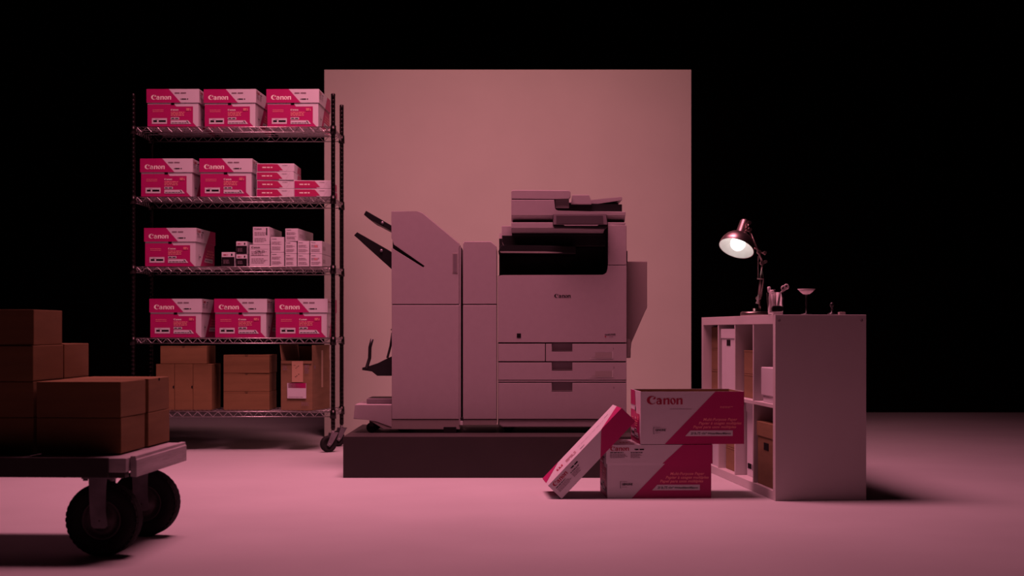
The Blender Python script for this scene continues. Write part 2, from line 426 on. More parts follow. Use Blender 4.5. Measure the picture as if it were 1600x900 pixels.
# rotated +90: local x -> world +y, local y -> world -x, so the origin is the front right corner
for x0, z, lb, dr in (
    (229.5, ZS[0], 'red and white paper carton on the top shelf, nearest the left post', -1.0),
    (318.5, ZS[0], 'red and white paper carton in the middle of the top shelf', -2.5),
    (417.0, ZS[0], 'red and white paper carton on the top shelf, in front of the backdrop edge', -1.5),
    (219.5, ZS[1], 'red and white paper carton on the second shelf, nearest the left post', -1.0),
    (312.5, ZS[1], 'red and white paper carton on the second shelf, beside the stacked reams', .0),
    (225.0, ZS[2], 'only red and white paper carton on the shelf with the small white boxes', -3.0),
    (234.0, ZS[3], 'red and white paper carton on the fourth shelf, nearest the left post', -1.0),
    (335.5, ZS[3], 'red and white paper carton in the middle of the fourth shelf', -.5),
    (430.5, ZS[3], 'red and white paper carton on the fourth shelf, beside the right post', 0)):
    on_rack(x0, z, lb, dr)

# reams of paper
ream = thing('paper_ream', (0,0,0), 0, 'x', 'paper')
rw, rd, rh = .220, .285, .0485
rb = MB().box(0,0,.0005,rw,rd,rh,M['white'],.0025).build('wrapped_paper', ream)
a = Art(); a.poly(M['red'], [(.003,.003),(.135,.003),(.105,rh-.003),(.003,rh-.003)]); a.poly(M['red2'], [(.030,.009),(.153,.009),(.122,rh-.004),(.008,rh-.004)])
a.dashes(M['white_ink'], .032,.022,.060,.0065, seed=30); a.dashes(M['grey'], .150,.036,.030,.003, seed=31)
a.poly(M['grey'], [(.172,.004),(.1725,.004),(.196,.040),(.1955,.040)])
a.build('printed_label', rb, (0,0,0), (1,0,0), (0,0,1))
Art().poly(M['red'], [(.12,.003),(rd-.003,.003),(rd-.003,rh-.003),(.16,rh-.003)]).build('printed_side', rb, (rw,0,0), (0,1,0), (0,0,1))
s = 266.5
for i in range(4):
    place(ream, ((400.2+(.6 if i%2 else 0)-800)/s, F/s+.01, ZS[1]+.0003+i*.0497), R([0,.8,-.5,.3][i]),
          'wrapped paper ream, ' + ['bottom','second from the bottom','third from the bottom','topmost'][i] + ' of the taller ream stack', 'paper reams on the second shelf')
for i in range(2):
    place(ream, ((459.0-800)/s, F/s+.01, ZS[1]+.0003+i*.0497), R([0,.6][i]),
          'wrapped paper ream, ' + ['lower','upper'][i] + ' of the short ream stack by the right post', 'paper reams on the second shelf')

# toner boxes
def small_box(x0, x1, y0, y1, label, style, depth=.40, rz=-1.0, s=266.5, dy=.012):
    w_, h_ = (x1-x0)/s-.0015, (y1-y0)/s-.0012
    z = ZS[2]+.0006+(416.4-y1)/s
    t = thing('toner_box', ((x0-800)/s, F/s+dy, z), R(rz), label, 'box', 'small boxes on the third shelf')
    b = MB().box(0,0,0,w_,depth,h_,M['white'],.0012,seg=1).build('box_body', t)
    a = Art()
    if style == 'dark':
        a.rect(M['ink'], .001,.001,w_-.001,h_*.66); a.rect(M['ink'], w_*.72,h_*.74,w_*.84,h_*.90)
        a.dashes(M['inkred'], w_*.14,h_*.78,w_*.35,h_*.07, seed=40); a.dashes(M['grey'], w_*.14,h_*.42,w_*.5,h_*.04,rows=3,gap=h_*.10, seed=41)
    else:
        rr = int(x0*7+y0)
        a.mark(M['ink'], w_*.10, h_*.84, w_*(.42 if w_ > .09 else .34))
        a.dashes(M['grey'], w_*.10,h_*.66,w_*.75,h_*.035, rows=3, gap=h_*.075, seed=rr)
        a.dashes(M['grey'], w_*.10,h_*.34,w_*.80,h_*.028, rows=4, gap=h_*.065, seed=rr+1)
        if style == 'bar': a.rect(M['ink'], w_*.80,h_*.52,w_*.87,h_*.94)
        if style == 'code': a.rect(M['grey'], w_*.06,h_*.50,w_*.92,h_*.515); a.rect(M['grey'], w_*.06,h_*.80,w_*.92,h_*.81); a.text(M['ink'], 'CPR-22', w_*.30, h_*.64, h_*.11, w_*.45)
        if style == 'yellow': a.dashes(M['orange'], w_*.36,h_*.60,w_*.28,h_*.07, rows=2, gap=h_*.1, seed=rr+2)
    a.build('printed_label', b, (0,0,0), (1,0,0), (0,0,1))
    Art().dashes(M['grey'], depth*.08, h_*.55, depth*.3, h_*.03, rows=4, gap=h_*.08, seed=3).build('printed_side', b, (w_,0,0), (0,1,0), (0,0,1))
small_box(345.6,366.6,393.8,416.4,'short black and white toner box standing alone at the left end of the small boxes','dark',.20)
small_box(368.4,386.0,397.4,416.4,'lower black and white toner box beside the tall printed box','dark',.22)
small_box(368.4,386.0,377.0,397.2,'upper black and white toner box beside the tall printed box','dark',.22)
small_box(389.2,421.2,382.4,416.4,'widest white toner box at the bottom, under the box with a black bar','code',.38)
small_box(394.5,421.0,354.2,382.2,'tall white toner box with a vertical black bar on its end','bar',.42,-1)
small_box(422.6,443.6,394.4,416.4,'lower white toner box just right of the widest one','plain',.40)
small_box(422.6,443.6,370.2,394.2,'upper white toner box just right of the box with a black bar','plain',.40)
small_box(445.2,463.4,396.6,416.4,'bottom white toner box of the stack of three','plain',.40)
small_box(445.2,463.4,377.0,396.4,'middle white toner box of the stack of three','plain',.40)
small_box(445.4,465.8,356.8,376.8,'top white toner box of the stack of three','plain',.44,-4)
small_box(464.6,483.0,397.0,416.4,'lower white toner box second from the right post','plain',.40)
small_box(464.6,483.0,376.4,396.8,'upper white toner box second from the right post','plain',.40)
small_box(484.4,503.2,396.8,416.4,'lower white toner box with orange print next to the right post','yellow',.38,-2)
small_box(484.4,503.2,376.4,396.6,'upper white toner box with orange print next to the right post','yellow',.38,-2)

# brown mailer boxes
def brown_box(loc, w_, d_, h_, label, rz=0, notch='top', m='card', group=None, name='cardboard_box'):
    t = thing(name, loc, rz, label, 'box', group)
    g = MB().box(0,0,.0004,w_,d_,h_,M[m],.0025)
    b = g.build('box_body', t)
    n = MB()
    if notch == 'top': n.prism([(w_/2-.010,h_-.001),(w_/2+.010,h_-.001),(w_/2+.006,h_-.009),(w_/2-.006,h_-.009)], -.0006,.001, M['ink'])
    elif notch == 'right': n.prism([(w_-.001,h_/2-.010),(w_-.001,h_/2+.010),(w_-.009,h_/2+.006),(w_-.009,h_/2-.006)], -.0006,.001, M['ink'])
    elif notch == 'side': # on the +x face, near the top
        n.prism([(w_+.0006,h_-.001),(w_-.001,h_-.001),(w_-.001,h_-.010),(w_+.0006,h_-.010)], d_/2-.008,d_/2+.008, M['ink'])
    if notch: n.build('finger_notch', t)
    # folded lid edge, a thin board line under the top
    f = MB()
    if notch == 'right': f.box(.003,-.0008,.003,.006,.0004,h_-.003,M[m])
    else: f.box(.003,-.0008,h_-.006,w_-.003,.0004,h_-.003,M[m])
    f.build('tuck_flap', t)
    return t
s = 266.0; Y0 = F/s+.012; G5 = 'brown boxes on the bottom shelf'
X = lambda x: (x-800)/s
brown_box((X(243),Y0,ZS[4]+.0005), .1075,.27,.270, 'upright brown box, leftmost of three standing side by side', 0, 'right', 'card', G5)
brown_box((X(272),Y0,ZS[4]+.0005), .1075,.27,.270, 'upright brown box, middle of three standing side by side', 0, 'right', 'card', G5)
brown_box((X(301),Y0,ZS[4]+.0005), .1100,.27,.270, 'upright brown box, rightmost of three standing side by side', 0, None, 'card', G5)
brown_box((X(249.5),Y0+.005,ZS[4]+.2712), .272,.27,.106, 'flat brown box lying across three upright boxes', 0, 'top', 'card', G5)
for i in range(3):
    brown_box((X(348.6),Y0,ZS[4]+.0005+i*.1085), .270,.27,.1075, 'brown box, %s of three lying stacked on the bottom shelf' % ['lowest','middle','topmost'][i], R([0,.5,-.6][i]), 'top', 'card', G5)
# open shipping box
t = thing('open_shipping_box', (X(438.5)+.0,Y0,ZS[4]+.0006), R(-13), 'open taped brown shipping box with a red and white label', 'box')
sw, sd, sh_ = .195, .30, .290
g = MB(); g.box(0,0,0,sw,sd,.004,M['card'])
for b in ((0,0,.004,sw,.004,sh_),(0,sd-.004,.004,sw,sd,sh_),(0,.004,.004,.004,sd-.004,sh_),(sw-.004,.004,.004,sw,sd-.004,sh_)): g.box(*b, M['card2'])
g.build('box_body', t)
# flaps
f = MB(); f.box(sw-.004,.006,0,sw,sd-.006,.092,M['card2']); f.build('flap', t, loc=(0,0,sh_))
f = MB(); f.box(0,.006,0,.004,sd-.006,.095,M['card2'], 0, Matrix.Rotation(R(-6),4,'Y')); f.build('flap', t, loc=(0,0,sh_))
f = MB(); f.box(.006,-.004,0,sw-.006,.0,.085,M['card2'], 0, Matrix.Rotation(R(14),4,'X')); f.build('flap', t, loc=(0,sd,sh_))
f = MB(); f.box(.004,-.004,-.016,sw-.004,.0,0,M['card2']); f.build('flap', t, loc=(0,-.001,sh_))
a = Art(); a.rect(M['tape'], .070,.165,.140,.288); a.dashes(M['ink'], .082,.262,.012,.003, seed=1)
for q in ((.092,.245),(.100,.252),(.108,.258),(.090,.195),(.098,.201),(.110,.210)): a.rect(M['ink'], q[0],q[1],q[0]+.007,q[1]+.003)
a.rect(M['white'], .042,.070,.160,.160); a.rect(M['red'], .048,.130,.158,.160)
a.rect(M['white'], .047,.136,.050,.157)
a.dashes(M['grey'], .050,.076,.09,.003, seed=3)
a.dashes(M['grey'], .015,.255,.030,.004, rows=3, gap=.009, seed=4); a.dashes(M['grey'], .150,.262,.030,.004, rows=6, gap=.009, seed=5)
a.dashes(M['grey'], .130,.045,.050,.003, rows=3, gap=.008, seed=6)
a.build('shipping_label', t, (0,-.0052,0), (1,0,0), (0,0,1), eps=.0002)
a = Art(); a.rect(M['tape'], .150,.13,.180,.35); a.rect(M['grey'], .030,.243,.050,.262); a.build('tape_strip', t, (sw,0,0), (0,1,0), (0,0,1))

# ================================================================== PRINTER
SP = 314.0; YP = F/SP; ZP = .199
def q(x, y): return ((x-800)/SP, H+(HY-y)/SP-ZP)
def Q(*pts): return [q(*p) for p in pts]
pr = thing('office_printer', (0, YP, ZP), 0, 'large white office copier with a finisher and output trays on the dark plinth', 'printer')
PD = .62
def part(name, parent, mb, m=None, label=None):
    o = mb.build(name, parent, m)
    if label: o['label'] = label
    return o
def panel(name, pts, y0=0, y1=.022, m='plastic', bev=.003, parent=pr, label=None):
    return part(name, parent, MB().prism(Q(*pts), y0, y1, M[m], bev), label=label)
def rectp(x0,y0,x1,y1): return [(x0,y0),(x1,y0),(x1,y1),(x0,y1)]
def hexa(mb, v, m):
    vs = [mb.bm.verts.new(p) for p in v]
    mb._fin([mb.bm.faces.new([vs[i] for i in f]) for f in [(3,2,1,0),(4,5,6,7),(0,1,5,4),(1,2,6,5),(2,3,7,6),(3,0,4,7)]], m); return mb
def under(x0, x1, yt, yb, d0, d1, m):      # strip leaning back from (yt, d0) down to (yb, d1)
    X0, X1, zt_, zb_ = q(x0,0)[0], q(x1,0)[0], q(0,yt)[1], q(0,yb)[1]
    return hexa(MB(), [(X0,d1,zb_),(X1,d1,zb_),(X1,d1+.05,zb_),(X0,d1+.05,zb_),(X0,d0,zt_),(X1,d0,zt_),(X1,d1+.05,zt_),(X0,d1+.05,zt_)], m)
# finisher
fin = part('finisher_body', pr, MB().prism(Q((613,332),(651,332),(660,335),(715.5,381),(717,386),(717,664),(613,664)), .022, PD, M['core']))
cav = [(611.5,330),(650,330),(656,331),(661,333.6),(716.5,380),(718.4,384),(718.4,475.2),(611.8,475.2),(611.8,387),(661.5,418.5),(664,415.2),(615,382),(614.5,377),(611.5,372)]
panel('upper_door', cav, parent=fin, bev=.0016)
panel('lower_door', rectp(612.2,476.6,718.6,655.2), parent=fin)
part('top_cover', fin, MB().prism(Q((611.5,329.8),(651,329.8),(661,333),(717,379.6),(717.6,382.5),(715,381),(659,334.6),(650,331.6),(611.5,331.6)), .018, PD, M['plastic']))
part('side_cover', fin, MB().box(q(611.6,0)[0],.023,q(0,664)[1],q(613,0)[0],PD,q(0,388)[1],M['plastic']).box(q(611.6,0)[0],.023,q(0,372)[1],q(613,0)[0],PD,q(0,331)[1],M['plastic']).box(q(717.2,0)[0],.0,q(0,664)[1],q(720,0)[0],PD,q(0,386)[1],M['plastic']))
part('door_grip', fin, MB().prism(Q(*rectp(706.8,395.5,715.2,427)), -.0015, .004, M['plastic2'], .001).prism(Q(*rectp(708.2,397,713.8,425.5)), -.0022, -.001, M['recess']))
panel('skirt', [(575,655.8),(613,655.8),(718.6,655.8),(718.6,671),(600,671)], .002, .30, bev=.002, m='plastic2', parent=fin)
# buffer unit
buf = part('transport_unit', pr, MB().prism(Q((725,379),(766,379),(775,386),(775,662),(725,662)), .022, PD, M['core']))
panel('upper_door', [(723.4,381),(725.4,377.2),(766.6,377.2),(776,384.8),(776,475.2),(723.4,475.2)], parent=buf)
panel('lower_door', rectp(723.4,476.6,776,655.2), parent=buf)
panel('skirt', rectp(723.4,655.8,776,664.5), .002, .30, bev=.002, m='plastic2', parent=buf)
part('top_cover', buf, MB().prism(Q((725,377),(766.6,377),(775.4,384.6),(774,386),(765.5,379),(725,379)), .02, PD, M['plastic']))
part('lit_foot', pr, MB().box(q(719.2,0)[0],-.001,q(0,664.5)[1],q(723.4,0)[0],.02,q(0,657.5)[1],M['enamel'],.002).box(q(719.2,0)[0],-.0005,q(0,657.4)[1],q(724,0)[0],.02,q(0,652)[1],M['dark'],.001), label='small foot between the units, coloured white as if lit')  # white enamel stands for light falling on this small foot
# output trays on the left
for nm, pts, scp in (('output_tray', [(570,327.6),(612,352),(612,361),(598,353),(582,344.5),(576,342),(566.5,334)], (596,347)),
                     ('output_tray', [(556,361.4),(600,386.5),(612,393.6),(612,421.4),(566,380),(558.7,373),(551,366.6)], (594.4,390.8))):
    o = part(nm, pr, MB().prism(Q(*pts), .06, .48, M['dark'], .002))
    part('screw', o, MB().lathe([(0,-.002),(.006,-.002),(.0075,0),(.0075,.004),(0,.004)], M['galv'], 12, Matrix.Translation((q(*scp)[0], .058, q(*scp)[1])) @ Matrix.Rotation(R(90),4,'X')))
# booklet tray
bt = part('booklet_tray', pr, MB().prism(Q((563.4,575),(570,574),(588,568),(603,560.5),(613,556),(613,588),(587,588),(579,581),(563.4,579)), .08, .42, M['dark'], .001))
g = MB()
for y in (.085,):
    g.tube([(q(570,576)[0],y,q(570,576)[1]),(q(575,560)[0],y,q(575,560)[1]),(q(575.5,543)[0],y,q(575.5,543)[1]),(q(579,530)[0],y,q(579,530)[1])], .0085, M['dark'], 8)
    g.tube([(q(603,560)[0],y,q(603,560)[1]),(q(608,541)[0],y,q(608,541)[1]),(q(611,520)[0],y,q(611,520)[1])], .006, M['dark'], 8)
g.prism(Q((608,515),(612,513),(612,516),(609,516)), .08, .3, M['dark'])
part('paper_guide', bt, g)
# outrigger foot
of = panel('outrigger', [(554.6,632),(612,632),(612,668.5),(588,657),(552,654.5)], .0, .34, parent=pr, bev=.004)
panel('outrigger_deck', rectp(571,624,612,631.4), .06, .34, m='recess', parent=of, bev=.002)
def pcaster(x, y0, parent, r=.026):
    T = Matrix.Translation((q(x,0)[0], y0, r)) @ Matrix.Rotation(R(90),4,'X')
    g = MB().lathe([(0,-.018),(r-.006,-.018),(r,-.012),(r,.012),(r-.006,.018),(0,.018)], M['rubber'], 20, T)
    g.box(q(x,0)[0]-.010,y0-.022,r+.004,q(x,0)[0]+.012,y0+.022,.062,M['dark'],.003)
    return part('caster', parent, g)
for x, y in ((580,.03),(580,.30),(627,.08),(627,.5),(702,.5),(795,.08),(795,.52),(955,.10),(955,.52)): pcaster(x, y, pr)
part('adjuster_foot', pr, MB().box(q(693,0)[0],-.004,.0,q(713,0)[0],.03,.030,M['dark'],.002))
# main body
mb_ = MB()
mb_.box(q(779,0)[0],.022,q(0,655)[1],q(978,0)[0],PD,q(0,431)[1],M['core'])
mb_.box(q(779,0)[0],.36,q(0,431)[1],q(951,0)[0],PD,q(0,366)[1],M['core'])
mb_.box(q(951.5,0)[0],.022,q(0,431)[1],q(978,0)[0],PD,q(0,353)[1],M['core'])
body = part('main_body', pr, mb_)
part('side_cover', body, MB().box(q(777.8,0)[0],.03,q(0,668)[1],q(779,0)[0],PD,q(0,431)[1],M['plastic']).box(q(978,0)[0],.03,q(0,668)[1],q(979.4,0)[0],PD,q(0,352)[1],M['plastic']).box(q(779,0)[0],PD,q(0,668)[1],q(978,0)[0],PD+.003,q(0,352)[1],M['plastic']))
fc = [(778.2,433),(781,430.6),(786,429.8),(941,429.8),(945,428.6),(948.3,425.5),(949.6,421),(949.6,414.8),(979,414.8),(979,535),(778.2,535)]
front = panel('front_cover', fc, parent=pr, bev=.0016)
panel('toner_door', [(950.2,351.6),(978.6,351.6),(979,353),(979,413.8),(950.2,413.8)], parent=pr)
Art().mark(M['ink'], 0, 0, 25.5/SP).build('printed_wordmark', front, (q(866,465)[0],-.0002,q(866,465.2)[1]), (1,0,0), (0,0,1))
a = Art(); a.rect(M['ink'], 0,0,6.5/SP,7/SP); a.build('printed_badge', front, (q(807.5,528)[0],-.0002,q(0,528)[1]), (1,0,0), (0,0,1))
a = Art(); a.text(M['ink'], 'imageRUNNER', 0, .010, .0085, 17/SP, bold=.02); a.dashes(M['grey'], .022,.001,.018,.003, seed=3); a.rect(M['inkred'], .0,.000,.006,.007)
a.build('printed_badge', front, (q(945,527)[0],-.0002,q(0,527)[1]), (1,0,0), (0,0,1))
# drawers
def drawer(x0, y0, x1, y1, hy, lab=None, num=None):
    if hy:
        pts = [(x0,y0),(862,y0),(862,hy),(894.5,hy),(894.5,y0),(x1,y0),(x1,y1),(x0,y1)]
        d = panel('paper_drawer', pts, parent=pr, bev=.0012)
        part('handle_recess', d, MB().prism(Q(*rectp(862,y0-.8,894.5,hy)), .014, .030, M['recess']).box(q(862,0)[0],.0,q(0,hy+.1)[1]-.002,q(894.5,0)[0],.016,q(0,hy-.7)[1],M['plastic2']))
    else: d = panel('paper_drawer', rectp(x0,y0,x1,y1), parent=pr, bev=.0012)
    a = Art()
    if num: a.text(M['ink'], num, q(958.2,0)[0], q(0,y0+9)[1], .009)
    if lab:
        a.poly(M['lamin'], Q((921,y0+23.2),(958,y0+23.2),(958,y0+12),(956.6,y0+12),(956.6,y0+22.2),(921,y0+22.2)))
        a.poly(M['plastic2'], Q((922,y0+22),(930,y0+20.5),(930,y0+13.5),(956,y0+13.5),(956,y0+22)))
    if a.items: a.build('size_label', d, (0,-.0002,0), (1,0,0), (0,0,1))
drawer(778.6,537.2,851.6,564.4,None)
drawer(853,537.2,979,564.4,548.6,True,'1')
drawer(778.6,566.4,979,593.6,578.4,True,'2')
panel('trim_strip', rectp(778.6,594.6,979,596.6), .001, .022, parent=pr, bev=.0005)
drawer(778.6,598.2,979,654.6,611,False,'3')
panel('base_skirt', [(779,655.6),(979,655.6),(979,664),(976,667.6),(785,667.6),(780,664)], .004, PD, parent=pr, bev=.004)
# right side unit
g = MB(); g.prism(Q((979.4,407),(1014,407),(1014,480),(988,535),(988,560),(979.4,560)), .10, .46, M['plastic2'], .004)
part('side_paper_feeder', pr, g, label='dull grey angled side unit')
part('side_latch', pr, MB().prism(Q((979.4,528),(985,530),(986,536),(984.6,557),(979.4,558)), .03, .09, M['plastic2'], .002).prism(Q(*rectp(977.6,392,980.6,410)), .006,.05, M['dark']))
# output cavity and inner trays
g = MB(); g.prism(Q((779,430.4),(950,430.4),(950,352),(949.4,352),(949.4,424),(946,428.4),(941,429.6),(779,429.9)), .024, .36, M['dark'])
g.box(q(779,0)[0],.355,q(0,430)[1],q(950,0)[0],.36,q(0,366)[1],M['dark'])
g.box(q(799.4,0)[0],.30,q(0,430)[1],q(950,0)[0],.62,q(0,362)[1],M['dark'])
part('output_cavity', pr, g)
g = MB(); g.prism(Q((778.4,392.5),(783,383.4),(793,382.8),(900,384.5),(900,396.2),(788,395.8),(780.5,395)), .012, .36, M['dark'], .003)
uet = part('upper_exit_tray', pr, g, label='glossy black inner exit tray')
part('tray_highlight', uet, MB().prism(Q((781,392.6),(850,392.8),(880,394.2),(872,395.4),(782.5,394.8)), .006, .014, M['plastic2']))  # lighter strip painted as the highlight along the glossy tray's lip
g = MB(); g.prism(Q((784.4,366),(949,366),(949,383),(788,383),(786,378),(784.4,376)), .10, .36, M['dark'], .002)
g.box(q(800,0)[0],.10,q(0,366)[1],q(949,0)[0],.62,q(0,361.6)[1],M['dark'])
part('inner_shelf', pr, g)
panel('rear_cover', rectp(783.5,349.6,801,365.8), .16, .60, parent=pr, bev=.002)
# scanner and document feeder
sc_ = panel('scanner_unit', [(798.8,347.4),(977.4,347.4),(977.4,351),(950,351),(948,356.6),(798.8,356.6)], .004, .58, parent=pr, bev=.0025)
part('sloped_underside', sc_, under(799.4,944,356.2,362.6,.006,.045,M['plastic']))
panel('glass_seam', rectp(801,344.4,976,347.6), .020, .56, m='core', parent=pr, bev=0)
pl = panel('document_feeder', [(798.8,312),(866.2,312),(866.2,325),(868,328.2),(872,329.8),(977.6,330.6),(977.6,337),(798.8,337)], .004, .58, parent=pr, bev=.0030)
part('sloped_underside', pl, under(799.2,977.2,336.4,344.6,.006,.040,M['plastic']))
part('feeder_cover', pl, MB().prism(Q((798.8,310.8),(866.8,310.8),(889,310.8),(891.6,308),(891.6,300),(889.6,297.4),(801,296.8),(798.8,298.6)), .004, .50, M['plastic'], .0030))
part('feeder_roller_box', pl, MB().prism(Q(*rectp(867.6,311.2,889.4,324.2)), .02, .48, M['plastic'], .002))
part('exit_slot', pl, MB().prism(Q((867,311.5),(889,311.5),(890,316),(973,318),(973,329.6),(872,329.6),(867,325)), .05, .54, M['dark']))
part('feeder_tray', pl, MB().prism(Q((889,320.4),(925,318.4),(962,312.8),(973,311.4),(973.6,306.2),(971,305.8),(946,308.6),(924,311.0),(889,315)), .06, .48, M['plastic'], .0015))
part('paper_guide', pl, MB().prism(Q((894.5,303.8),(921,303.8),(924.6,314),(924.6,318.4),(892.8,318.4)), .03, .06, M['plastic'], .002))
part('paper_guide', pl, MB().prism(Q((894.5,303.8),(921,303.8),(924.6,314),(924.6,318.4),(892.8,318.4)), .40, .43, M['plastic'], .002))
part('tray_support', pl, MB().prism(Q((924,319),(968,313.5),(969,327),(925,327)), .10, .44, M['recess'], .002))
# control panel, tilted
cp = part('control_panel', pr, MB().prism(Q((863.6,336.2),(946.4,336.2),(949,352),(947.6,356.5),(942,358.2),(866,356.8),(863.6,353)), -.060, .004, M['dark'], .0030))
part('panel_bezel', cp, MB().prism(Q((864.2,337),(945.8,337),(947.8,352.4),(864.2,352.4)), -.0625, -.058, M['recess'], .001))
part('touch_screen', cp, MB().prism(Q((868.6,338.4),(940.6,338.4),(941.6,350.6),(868.6,350.6)), -.0640, -.0615, M['screen'], .0005))
part('panel_highlight', cp, MB().prism(Q((880,352.9),(934,352.9),(932,354.2),(882,354.2)), -.066, -.060, M['plastic']))  # pale strip stands in for the highlight line below the screen

# ================================================================== BOOKCASE
BS = 376.0
bc = thing('cube_bookcase', ((1211.4-800)/BS, F/BS, 0), R(4.76), 'white open cube bookcase with two rows of four compartments', 'bookcase')
BD, BH, BL, T1, T2 = .387, .775, 1.469, .039, .016
cw = (BL-2*T1-3*T2)/4
g = lambda *a: MB().box(*a, M['lamin'], .0012, seg=1)
part('side_panel', bc, g(0,0,0,BD,T1,BH)); part('side_panel', bc, g(0,BL-T1,0,BD,BL,BH))
part('top_panel', bc, g(0,T1+.0004,BH-T1,BD,BL-T1-.0004,BH)); part('bottom_panel', bc, g(0,T1+.0004,0,BD,BL-T1-.0004,T1))
ZM = .384
part('shelf_board', bc, g(.001,T1+.0004,ZM,BD-.001,BL-T1-.0004,ZM+T2))
for k in range(3):
    y = T1+cw*(k+1)+T2*k
    part('divider', bc, g(.001,y,T1+.0004,BD-.001,y+T2,ZM-.0004)); part('divider', bc, g(.001,y,ZM+T2+.0004,BD-.001,y+T2,BH-T1-.0004))
for x in (.016,.366): part('screw_cap', bc, MB().lathe([(0,-.001),(.0055,-.001),(.006,0),(.006,.002),(0,.002)], M['recess'], 12, Matrix.Translation((x,0,BH-.024)) @ Matrix.Rotation(R(90),4,'X')))
bm_ = Matrix.Translation(bc.location) @ Matrix.Rotation(R(4.76),4,'Z')
def inbc(name, x, y, z, label, cat='box'): return thing(name, bm_ @ Vector((x,y,z)), R(4.76), label, cat)
def col(k): return T1+(cw+T2)*k       # near edge of compartment k (0 = nearest the camera)
ZU = ZM+T2+.0006; ZL = T1+.0006
# near, top: squat white box with a cover
t = inbc('white_box', .012, col(0)+.012, ZU, 'small white box with an overhanging cover in the nearest upper compartment')
part('box_body', t, MB().box(.006,.008,0,.24,.222,.05,M['white'],.002)); part('box_cover', t, MB().box(0,0,.028,.246,.235,.150,M['white'],.004))
def cubby_brown(k, n, x, z0, d_, row, h_=.108):
    for i in range(n):
        lb = 'brown box in the %s upper bookcase compartment, %s of its stack' % (row, (['lower','upper'] if n == 2 else ['bottom','middle','top'])[i]) if z0 > .3 else \
             'brown box in the %s lower compartment of the bookcase, %s of its stack' % (row, ['lower','upper'][i])
        t = inbc('cardboard_box', x, col(k)+.01, z0+i*(h_+.001), lb)
        part('box_body', t, MB().box(0,0,0,.27,d_,h_,M['card2'],.002)); part('tuck_flap', t, MB().box(-.0012,.003,h_-.006,.001,d_-.003,h_-.003,M['card2']))
cubby_brown(1, 2, .040, ZU, cw-.022, 'second nearest')
cubby_brown(3, 3, .043, ZU, cw-.014, 'farthest')
cubby_brown(2, 2, .034, ZL, cw-.026, 'third nearest', .108)
# white lidded storage box
def storage_box(k, x, z0, w_, h_, lidh, label, m, hole, dy=.01, d_=.33):
    t = inbc('storage_box', x, col(k)+dy, z0, label)
    part('box_body', t, MB().box(.004,.004,0,d_-.004,w_-.004,h_-.004,m,.001))
    part('box_lid', t, MB().box(0,0,h_-lidh,d_,w_,h_,m,.0015))
    hp = MB()
    for (yy, zz, a_, b_) in hole: hp.box(.0025,yy-a_/2,zz-b_/2,.0045,yy+a_/2,zz+b_/2,M['ink'],.0004)
    part('hand_hole', t, hp)
storage_box(2, .006, ZU, .300, .316, .045, 'tall white lidded storage box with a black hand hole', M['white'], [(.150,.250,.075,.028)], .006)
storage_box(0, .012, ZL, .318, .272, .062, 'brown lidded storage box with a black hand hole in the nearest lower compartment', M['card2'], [(.165,.170,.080,.032)], .006)
storage_box(1, .050, ZL, .320, .335, .040, 'tall white storage box with small black slots in the lower row', M['white'], [(.262,.046,.070,.024),(.200,.044,.020,.026)], .008, .30)
storage_box(3, .010, ZL, .310, .300, .045, 'white storage box in the farthest lower compartment', M['white'], [(.155,.24,.07,.026)], .010, .30)

# ================================================================== LAMP
SL = 341.0; YL = F/SL
def L3(x, y, dy=0): return Vector(((x-800)/SL, YL+dy, H+(HY-y)/SL))
ZTOP = BH+.0006
bx = L3(1180,0)[0]
lamp = thing('desk_lamp', (bx, YL, ZTOP), 0, 'lit nickel desk lamp with a domed shade on a jointed spring arm', 'lamp')
off = Vector((-bx, -YL, -ZTOP))
def lp(name, mb, m=None, label=None): return part(name, lamp, mb, m, label)
def P3(x, y, dy=0): return L3(x,y,dy)+off
lp('lamp_base', MB().lathe([(0,0),(.066,0),(.068,.004),(.066,.016),(.060,.020),(.012,.022),(.012,.034),(0,.034)], M['copper'], 32))
g = MB(); g.tube([Vector((P3(1187,0)[0],0,.02)), P3(1187,470)], .0055, M['copper'], 10); lp('stem', g)
g = MB()
for dy in (-.010,.010): g.tube([P3(1185,466,dy), P3(1191,412,dy)], .0030, M['copper'], 8)
g.tube([P3(1187,468,0), P3(1193,436,0), P3(1190,412,0)], .0028, M['copper'], 8)
lp('lower_arm', g)
g = MB()
for dy in (-.010,.010): g.tube([P3(1192,412,dy), P3(1187,399,dy), P3(1171,360,dy)], .0032, M['copper'], 8)
g.tube([P3(1196,398,0), P3(1176,386,0)], .0030, M['copper'], 8)
lp('upper_arm', g)
g = MB()
for x, y, r in ((1185,466,.010),(1191,411,.0095),(1186,394,.009),(1171,359,.009),(1196,409,.007),(1195,395,.007)):
    g.tube([P3(x,y,-.016), P3(x,y,.016)], r, M['copper'], 12)
g.tube([P3(1191,411,-.0), P3(1198,409,0)], .004, M['copper'], 8)
g.tube([P3(1182.5,435.6,-.012), P3(1192.5,435.6,-.012)], .0032, M['copper'], 8)
lp('arm_joint', g)
def spring(p, q_, r, n, wr):
    pts = []; p, q_ = Vector(p), Vector(q_); d = (q_-p).normalized(); u = d.orthogonal().normalized(); v = d.cross(u)
    for i in range(n*8+1):
        a_ = 2*math.pi*i/8; pts.append(p.lerp(q_, i/(n*8)) + (u*math.cos(a_)+v*math.sin(a_))*r)
    return MB().tube(pts, wr, M['copper'], 5)
lp('spring', spring(P3(1184,434,-.014), P3(1184,400,-.014), .0028, 14, .0009))
lp('spring', spring(P3(1189,464,-.014), P3(1192,438,-.014), .0030, 10, .0009))
